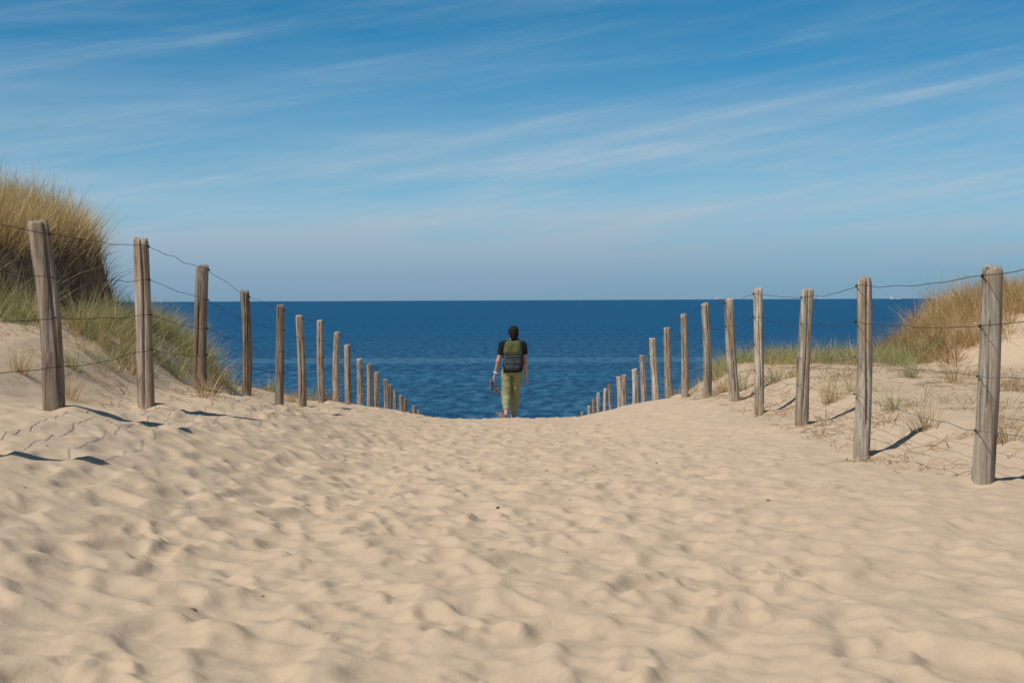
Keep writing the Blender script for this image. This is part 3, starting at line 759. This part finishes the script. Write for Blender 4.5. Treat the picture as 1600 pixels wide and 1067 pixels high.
# ------------------------------------------------------------------ implicit surfaces for the walker
def surface_net(fn, lo, hi, h):
    lo = np.array(lo, float); n = np.ceil((np.array(hi) - lo) / h).astype(int) + 1
    ax = [lo[i] + h * np.arange(n[i]) for i in range(3)]
    X, Y, Z = np.meshgrid(*ax, indexing='ij')
    D = fn(X, Y, Z); S = D < 0
    acc = np.zeros((*(n - 1), 3)); cnt = np.zeros(tuple(n - 1))
    c = [(i, j, k) for i in (0, 1) for j in (0, 1) for k in (0, 1)]
    sl = lambda o: tuple(slice(o[i], n[i] - 1 + o[i]) for i in range(3))
    for a in c:
        for axis in range(3):
            if a[axis]: continue
            b = list(a); b[axis] = 1; b = tuple(b)
            da, db = D[sl(a)], D[sl(b)]
            m = (da < 0) != (db < 0)
            t = np.where(m, da / np.where(m, da - db, 1), 0)
            for q in range(3):
                acc[..., q] += m * (a[q] + (t if q == axis else 0))
            cnt += m
    act = cnt > 0
    vid = -np.ones(act.shape, int); vid[act] = np.arange(act.sum())
    ijk = np.stack(np.nonzero(act), -1)
    V = lo + h * (ijk + acc[act] / cnt[act][:, None])
    Qs = []
    for axis in range(3):
        u, v = [(1, 2), (2, 0), (0, 1)][axis]
        a = S[tuple(slice(0, -1) if q == axis else slice(1, -1) for q in range(3))]
        b = S[tuple(slice(1, None) if q == axis else slice(1, -1) for q in range(3))]
        e = np.stack(np.nonzero(a != b), -1)
        if len(e) == 0: continue
        inv = a[tuple(e.T)]
        e = e + np.array([0 if q == axis else 1 for q in range(3)])
        def cell(du, dv):
            t = e.copy(); t[:, u] -= du; t[:, v] -= dv; return vid[tuple(t.T)]
        q4 = np.stack([cell(1, 1), cell(0, 1), cell(0, 0), cell(1, 0)], -1)
        q4[~inv] = q4[~inv][:, ::-1]
        Qs.append(q4)
    return V, np.vstack(Qs)
def cone(p0, r0, p1, r1):
    p0 = np.array(p0, float); p1 = np.array(p1, float); d = p1 - p0; L2 = d @ d
    def f(X, Y, Z):
        t = np.clip(((X - p0[0]) * d[0] + (Y - p0[1]) * d[1] + (Z - p0[2]) * d[2]) / L2, 0, 1)
        return np.sqrt((X - p0[0] - t * d[0]) ** 2 + (Y - p0[1] - t * d[1]) ** 2 + (Z - p0[2] - t * d[2]) ** 2) - (r0 + (r1 - r0) * t)
    return f
def ell(c, r):
    r = np.array(r, float); m = r.min()
    def f(X, Y, Z):
        k = np.sqrt(((X - c[0]) / r[0]) ** 2 + ((Y - c[1]) / r[1]) ** 2 + ((Z - c[2]) / r[2]) ** 2)
        return (k - 1) * m
    return f
def smin(a, b, k):
    h = np.clip(.5 + .5 * (b - a) / k, 0, 1); return b + (a - b) * h - k * h * (1 - h)
def blend(fs, k):
    def f(X, Y, Z):
        d = fs[0](X, Y, Z)
        for g in fs[1:]: d = smin(d, g(X, Y, Z), k)
        return d
    return f
PY = 26.9
wx = pix(800, 655, PY); wx[2] = float(height(wx[0] + .02, PY)) - .015     # feet on the sand just past the crest
walker = empty('person', (float(wx[0]), PY, float(wx[2])))
tag(walker, 'barefoot person in black t-shirt and olive trousers walking away towards the sea', 'person')
WO = np.array(walker.location)
J = dict(head=(.038, .01, 1.645), neck=(.03, 0, 1.50), shl=(-.165, 0, 1.435), shr=(.21, 0, 1.425), ell=(-.25, -.03, 1.12), wrl=(-.315, .05, .87),
         elr=(.252, -.04, 1.06), wrr=(.272, .02, .825), hipl=(-.095, 0, .90), hipr=(.085, 0, .90), knl=(-.125, -.01, .47), anl=(-.112, -.24, .15),
         knr=(.062, .13, .49), anr=(.020, .20, .085))
body_parts = [ell(J['head'], (.077, .098, .122)), cone((.037, .0, 1.56), .055, J['neck'], .062), cone(J['neck'], .065, (.022, 0, 1.42), .11),
    cone((-.10, 0, 1.40), .085, (.14, 0, 1.40), .085), cone((.02, 0, 1.38), .13, (.005, 0, 1.05), .125), cone((-.08, 0, .95), .10, (.07, 0, .95), .10),
    cone(J['shl'], .056, J['ell'], .042), cone(J['ell'], .043, J['wrl'], .027), cone(J['shr'], .056, J['elr'], .042), cone(J['elr'], .043, J['wrr'], .027),
    cone(J['hipl'], .088, J['knl'], .056), cone(J['knl'], .056, (-.118, -.14, .29), .052), cone((-.118, -.14, .29), .050, J['anl'], .034),
    cone(J['hipr'], .088, J['knr'], .056), cone(J['knr'], .056, (.045, .15, .30), .052), cone((.045, .15, .30), .050, J['anr'], .034),
    # feet: the left one up on its toes behind, the right one flat in front
    cone((-.112, -.265, .125), .034, (-.113, -.20, .05), .036), cone((-.113, -.20, .05), .038, (-.115, -.12, .022), .022),
    cone((.020, .17, .045), .036, (.026, .30, .03), .034), cone((.026, .30, .03), .034, (.030, .38, .02), .020),
    # nose, chin, ears
    cone((.038, .10, 1.65), .012, (.038, .118, 1.625), .014), ell((.038, .065, 1.555), (.045, .045, .035)),
    ell((-.042, .005, 1.635), (.012, .022, .032)), ell((.118, .005, 1.635), (.012, .022, .032))]
fing = []
# left hand: palm and four fingers hooked round the sandal straps, thumb closing from the front
fing += [cone((-.318, .055, .855), .026, (-.332, .068, .79), .030)]
for i, fy in enumerate((.100, .080, .060, .040)):
    l = (.036, .040, .038, .030)[i]
    k0 = (-.338, fy, .775); k1 = (-.352, fy + .002, .775 - l); k2 = (-.332, fy + .002, .775 - l - .020); k3 = (-.314, fy, .775 - l - .006)
    fing += [cone(k0, .0100, k1, .0092), cone(k1, .0092, k2, .0086), cone(k2, .0086, k3, .0078)]
fing += [cone((-.312, .088, .82), .012, (-.303, .112, .785), .0105), cone((-.303, .112, .785), .0105, (-.316, .116, .752), .0088)]
# right hand hanging, slightly curled
fing += [cone((.273, .025, .815), .026, (.274, .035, .745), .031)]
for i, fy in enumerate((.070, .050, .029, .009)):
    l = (.040, .045, .042, .033)[i]
    k0 = (.276, fy, .735); k1 = (.277, fy + .003, .735 - l); k2 = (.268, fy + .006, .735 - l - .026); k3 = (.255, fy + .007, .735 - l - .042)
    fing += [cone(k0, .0100, k1, .0092), cone(k1, .0092, k2, .0086), cone(k2, .0086, k3, .0076)]
fing += [cone((.262, .060, .785), .012, (.255, .092, .745), .0105), cone((.255, .092, .745), .0105, (.250, .096, .712), .0088)]
fb = blend(body_parts, .022)
def body_fn(X, Y, Z):
    d = fb(X, Y, Z)
    hm = Z < .90
    for g in fing:
        d = smin(d, g(X, Y, Z), .006)
    for ex in (.010, .066):                       # eye sockets
        d = np.maximum(d, -(np.sqrt((X - ex) ** 2 + (Y - .112) ** 2 + (Z - 1.652) ** 2) - .018))
    return d
V, Q = surface_net(body_fn, (-.40, -.33, -.01), (.33, .42, 1.80), .0072)
M_skin = plain('skin', (0.42, 0.225, 0.155), .55, 0, .12, 9, 0.0, .35)
mesh_np('body', V, Q, M_skin, walker)
# clothing
def wrinkle(X, Y, Z, a, f, seed): return a * (fbm(X * .8 + Z * .55, Y * .8 + Z * 1.0 - X * .5, f, 3, seed))
trs = blend([cone((-.065, 0, .93), .120, (.055, 0, .93), .120), cone((-.092, 0, .88), .114, (-.112, -.01, .47), .084), cone((-.112, -.01, .47), .084, (-.114, -.19, .215), .064),
             cone((.088, 0, .88), .114, (.070, .13, .49), .084), cone((.070, .13, .49), .084, (.028, .195, .07), .060)], .014)
def trouser_fn(X, Y, Z):
    d = trs(X, Y, Z) + wrinkle(X, Y, Z, .026, 9, 5)
    d = np.maximum(d, Z - .925)
    lc = (Y + .16) * (-.62) + (Z - .235) * .78      # left cuff, across the shin
    d = np.where(X < -.035, np.maximum(d, -((Z - .215) + .25 * (Y + .2))), d)
    return np.maximum(d, .045 - Z)
V, Q = surface_net(trouser_fn, (-.30, -.36, .02), (.28, .36, .99), .0085)
tr = mesh_np('trousers', V, Q, plain('olive_cotton', (0.245, 0.248, 0.13), .85, 0, .06, 14, .25, .2), walker)
for bx in (-.105, .085):
    V, Q = surface_net(ell((bx, -.128, .862), (.008, .008, .008)), (bx - .02, -.15, .84), (bx + .02, -.11, .885), .004)
    mesh_np('button', V, Q, plain('dark_button', (.03, .025, .02), .5), tr)
sht = blend([cone((-.10, 0, 1.395), .108, (.145, 0, 1.385), .108), cone((.02, 0, 1.36), .155, (.0, 0, .98), .150), cone((-.075, 0, .96), .142, (.07, 0, .96), .142),
             cone(J['shl'], .072, J['ell'], .066), cone(J['shr'], .072, J['elr'], .066), cone((.03, 0, 1.47), .075, (.02, 0, 1.40), .13)], .03)
def shirt_fn(X, Y, Z):
    d = sht(X, Y, Z) + wrinkle(X, Y, Z, .016, 11, 9)
    d = np.maximum(d, .905 - Z)
    arm = np.abs(X - .02) > .185
    d = np.where(arm, np.maximum(d, (1.245 if True else 0) - Z), d)
    return np.maximum(d, Z - 1.515)
V, Q = surface_net(shirt_fn, (-.36, -.22, .88), (.36, .22, 1.56), .0085)
mesh_np('t_shirt', V, Q, plain('black_cotton', (0.011, 0.011, 0.013), .9, 0, .2, 20, .15, .15), walker)
hr = blend([ell((.038, -.015, 1.668), (.098, .112, .116)), ell((.040, -.075, 1.61), (.078, .052, .10)), cone((.042, -.075, 1.58), .046, (.045, -.070, 1.50), .034),
            cone((.10, -.03, 1.60), .022, (.108, -.03, 1.53), .014)], .03)
def hair_fn(X, Y, Z):
    d = hr(X, Y, Z) + .020 * fbm(X * 2.4, Y * 2.4 + Z * .35, 11, 3, 21)
    return np.maximum(d, np.minimum(Y - .035, 1.70 - Z + .6 * (.10 - Y) * 0))
V, Q = surface_net(hair_fn, (-.09, -.16, 1.44), (.17, .14, 1.80), .006)
mesh_np('hair', V, Q, plain('dark_brown_hair', (0.014, 0.009, 0.007), .75, 0, .5, 70, .5, .15), walker)
def ringp(c, d, R, r, n=22):
    d = np.array(d, float); d /= np.linalg.norm(d); a = np.cross(d, [0, 1, 0.2]); a /= np.linalg.norm(a); b = np.cross(d, a)
    t = np.linspace(0, 2 * math.pi, n + 1)
    return tube([np.array(c) + R * (math.cos(q) * a + math.sin(q) * b) for q in t], r, 8)
V, Q = ringp((-.303, .036, .900), np.array(J['wrl']) - np.array(J['ell']), .031, .0105)
mesh_np('wristband', V, Q, plain('white_band', (.78, .78, .76), .5, 0, .05), walker)

bp = empty('backpack', tuple(WO + np.array([.02, -.2, .95])))
tag(bp, "roll-top backpack, olive above and dark grey below, on the walking person's back", 'backpack')
bo = np.array([.02, -.2, .95])
def pack_fn(X, Y, Z):
    cx, cy, cz = .022, -.215, 1.225
    t = (Z - cz) / .285
    hw = .174 - .036 * np.clip(t, 0, 1) ** 2 - .042 * np.clip(-t, 0, 1) ** 2; hd = .075 + .012 * np.clip(-t, -1, 1)
    qx, qy, qz = np.abs(X - cx) - (hw - .07), np.abs(Y - cy) - (hd - .07), np.abs(Z - cz) - (.285 - .07)
    d = np.sqrt(np.maximum(qx, 0) ** 2 + np.maximum(qy, 0) ** 2 + np.maximum(qz, 0) ** 2) + np.minimum(np.maximum(qx, np.maximum(qy, qz)), 0) - .07
    return d + .018 * fbm(X + Y, Z, 10, 3, 33)
M_olive = plain('olive_nylon', (0.070, 0.080, 0.024), .75, 0, .12, 40, .2); M_greyn = plain('dark_grey_nylon', (0.045, 0.054, 0.060), .8, 0, .15, 40, .2)
V, Q = surface_net(lambda X, Y, Z: np.maximum(pack_fn(X, Y, Z), 1.268 - Z), (-.19, -.33, 1.24), (.23, -.10, 1.54), .0085)
top = mesh_np('upper_bag', V - bo, Q, M_olive, bp)
V, Q = surface_net(lambda X, Y, Z: np.maximum(pack_fn(X, Y, Z) + .003, Z - 1.2695), (-.19, -.34, .92), (.23, -.10, 1.30), .0085)
lowb = mesh_np('lower_bag', V - bo, Q, M_greyn, bp)
V, Q = tube(np.array([(-.125, -.292, 1.262), (-.05, -.300, 1.262), (.03, -.302, 1.262), (.10, -.299, 1.262), (.168, -.290, 1.262)]) - bo, .005)
mesh_np('seam', V, Q, M_greyn, top)
for zz, hh in ((1.20, .03), (1.08, .03)):                     # side compression straps across the front pocket
    pts_ = [(x_, -.2925 - .006 * math.cos((x_ - .022) * 9), zz + hh * (x_ - .022)) for x_ in np.linspace(-.115, .16, 9)]
    V, Q = tube(np.array(pts_) - bo, .006, 6); mesh_np('strap', V, Q, plain('black_webbing', (.014, .014, .016), .8), lowb)
for sx in (-.085, .125):
    pts = [(sx, -.13, 1.46), (sx, -.06, 1.515), (sx * 1.05, .03, 1.525), (sx * 1.1, .105, 1.46), (sx * 1.2, .125, 1.35), (sx * 1.5, .10, 1.22), (sx * 1.7, .0, 1.10), (sx * 1.5, -.12, 1.03)]
    V, Q = tube(np.array(pts) - bo, .017, 8); mesh_np('strap', V, Q, M_greyn, bp)
# sandals hanging from the left hand
def sandal(label, p0, p1, nrm):
    p0 = np.array(p0, float); p1 = np.array(p1, float); ax = p1 - p0; L = np.linalg.norm(ax); ax /= L
    nrm = np.array(nrm, float); nrm -= ax * (nrm @ ax); nrm /= np.linalg.norm(nrm); sd = np.cross(ax, nrm)
    r = empty('sandal', tuple(WO + p0)); tag(r, label, 'sandal', 'pair of sandals carried by the walking person')
    n = 20; prof = np.linspace(0, 1, n)
    hw = .028 + .020 * np.sin(np.clip(prof * 1.05, 0, 1) * math.pi * .62) ** 2
    hw *= np.sqrt(np.clip(1 - np.abs(prof * 2 - 1) ** 7, .04, 1))
    Vv = []
    for t, w in zip(prof, hw):
        for sx, sz in ((-1, -.011), (-.8, -.013), (.8, -.013), (1, -.011), (1, .009), (.85, .012), (-.85, .012), (-1, .009)):
            Vv.append(ax * L * t + sd * w * sx + nrm * sz)
    Vv = np.array(Vv); idx = np.arange(n * 8).reshape(n, 8); nx = np.roll(idx, -1, 1)
    Qq = np.stack([idx[:-1], nx[:-1], nx[1:], idx[1:]], -1).reshape(-1, 4)
    caps = [[0, 1, 2, 3], [0, 3, 4, 7], [4, 5, 6, 7]]
    Qq = np.vstack([Qq, np.array(caps)[:, ::-1], np.array(caps) + (n - 1) * 8])
    mesh_np('sole', Vv, Qq, plain('tan_sole', (0.17, 0.115, 0.075), .8, 0, .2, 40), r)
    for tc_, hgt in ((.30, .050), (.68, .042)):
        w = .046; arc = [ax * L * tc_ + sd * w * math.cos(a) + nrm * (.008 + hgt * math.sin(a)) for a in np.linspace(0, math.pi, 13)]
        V, Q = tube(arc, .009, 8); mesh_np('strap', V, Q, plain('dark_strap', (0.035, 0.028, 0.022), .7), r)
sandal('tan sandal hanging upright at the outer side of the walker\'s left hand', (-.405, .07, .765), (-.385, .08, .485), (1, -.15, 0))
sandal('tan sandal hanging at a slant nearest the walker\'s leg', (-.335, .075, .715), (-.245, .05, .470), (-.8, -.5, -.25))
# sand thrown up behind the lifted heel
kk = []
for q in range(260):
    a = rng.normal(0, 1, 3) * np.array([.034, .05, .034]); s = rng.uniform(.002, .0055)
    c = np.array([-.205, -.30, .115]) + a + np.array([-.02 * a[2] / .03, 0, 0]); 
    o8 = np.array([[-1, -1, -1], [1, -1, -1], [1, 1, -1], [-1, 1, -1], [-1, -1, 1], [1, -1, 1], [1, 1, 1], [-1, 1, 1]]) * s * rng.uniform(.6, 1.1, (8, 1))
    kk.append((o8 + c + WO, np.array([[0, 3, 2, 1], [4, 5, 6, 7], [0, 1, 5, 4], [1, 2, 6, 5], [2, 3, 7, 6], [3, 0, 4, 7]])))
V, Q = join(kk)
o = mesh_np('kicked_up_sand', V, Q, M_sand, None, False)
tag(o, "puff of sand kicked up behind the walker's lifted heel", 'sand spray', kind='stuff')

# ------------------------------------------------------------------ ships on the horizon and a bird
def box(x0, x1, y0, y1, z0, z1):
    return np.array([[x0, y0, z0], [x1, y0, z0], [x1, y1, z0], [x0, y1, z0], [x0, y0, z1], [x1, y0, z1], [x1, y1, z1], [x0, y1, z1]], float), \
        np.array([[0, 3, 2, 1], [4, 5, 6, 7], [0, 1, 5, 4], [1, 2, 6, 5], [2, 3, 7, 6], [3, 0, 4, 7]])
def ship(px, wpx, D, hullc, label, flip=1, cargo=True):
    L = wpx * D / F; p = pix(px, 466, D)
    r = empty('cargo_ship', (float(p[0]), D, 0.0)); tag(r, label, 'ship', 'cargo ships on the horizon')
    st = np.linspace(-1, 1, 15); Vv = []
    for s in st:
        bw = 11 * math.sqrt(max(0.02, 1 - max(0, (s - .55) / .45) ** 2)) * (0.8 if s < -.9 else 1)
        dk = 8.5 + (3 * max(0, (s - .75) / .25)); sh = max(0, s - .8) * .10
        for y, z in ((-bw * .7, -3), (-bw, 2), (-bw, dk), (bw, dk), (bw, 2), (bw * .7, -3)): Vv.append((flip * (s * .5 + sh * (z > 2)) * L, y, z))
    idx = np.arange(15 * 6).reshape(15, 6); nx = np.roll(idx, -1, 1)
    Qq = np.vstack([np.stack([idx[:-1], nx[:-1], nx[1:], idx[1:]], -1).reshape(-1, 4), [[0, 1, 4, 5], [1, 2, 3, 4], [84, 85, 88, 89], [85, 86, 87, 88]]])
    mesh_np('hull', np.array(Vv), Qq, plain('hull_paint', hullc, .6, 0, .1, .05), r, False)
    wm = plain('ship_white', (.78, .78, .78), .5, 0, .05, .05)
    V, Q = join([box(flip * -.44 * L - 8, flip * -.44 * L + 8, -9, 9, 8.2, 22), box(flip * -.44 * L - 6, flip * -.44 * L + 6, -11, 11, 22, 25.5), box(flip * -.44 * L - 1, flip * -.44 * L + 1, -1, 1, 25.5, 33)])
    mesh_np('superstructure', V, Q, wm, r, False)
    V, Q = box(flip * -.50 * L - 0 + 2, flip * -.50 * L + 7, -3, 3, 8.3, 24); mesh_np('funnel', V, Q, plain('funnel_paint', (.5, .08, .05), .5), r, False)
    if cargo:
        V, Q = join([box(-.30 * L + i * .13 * L, -.30 * L + i * .13 * L + .11 * L, -9, 9, 8.6, 12.5 + (i % 3) * 1.8) for i in range(5)])
        mesh_np('deck_cargo', V, Q, plain('cargo_boxes', (.45, .42, .40), .6, 0, .4, .02), r, False)
ship(1127, 17, 13500, (.30, .08, .07), 'white and red cargo ship on the horizon, leftmost, above the fifth right post', 1, False)
ship(1277, 13, 17000, (.16, .22, .30), 'faint grey ship on the horizon just right of the third right post', -1, True)
ship(1401, 19, 13500, (.45, .47, .50), 'pale cargo ship on the horizon right of the second right post', 1, True)
ship(1499, 22, 14500, (.50, .10, .10), 'red and white ship on the horizon behind the dune grass at right', -1, True)
bpz = pix(254, 253.5, 420)
V = np.array([(0, -.20, 0), (.05, 0, .02), (0, .22, 0), (-.05, 0, .02), (0, 0, -.05), (-.28, .03, .11), (-.62, -.10, .03), (-.28, -.08, .10), (.28, .03, .11), (.62, -.10, .03), (.28, -.08, .10)])
Q = np.array([[0, 1, 2, 3]]); T = np.array([[0, 4, 1], [1, 4, 2], [2, 4, 3], [3, 4, 0], [3, 5, 7], [5, 6, 7], [1, 10, 8], [8, 10, 9]])
o = mesh_np('bird', V, Q, plain('dark_feather', (.05, .05, .055), .7), None, False, T); o.location = tuple(float(q) for q in bpz); o.rotation_euler = (0, .25, .6)
tag(o, 'tiny dark bird gliding in the pale sky at left', 'bird')
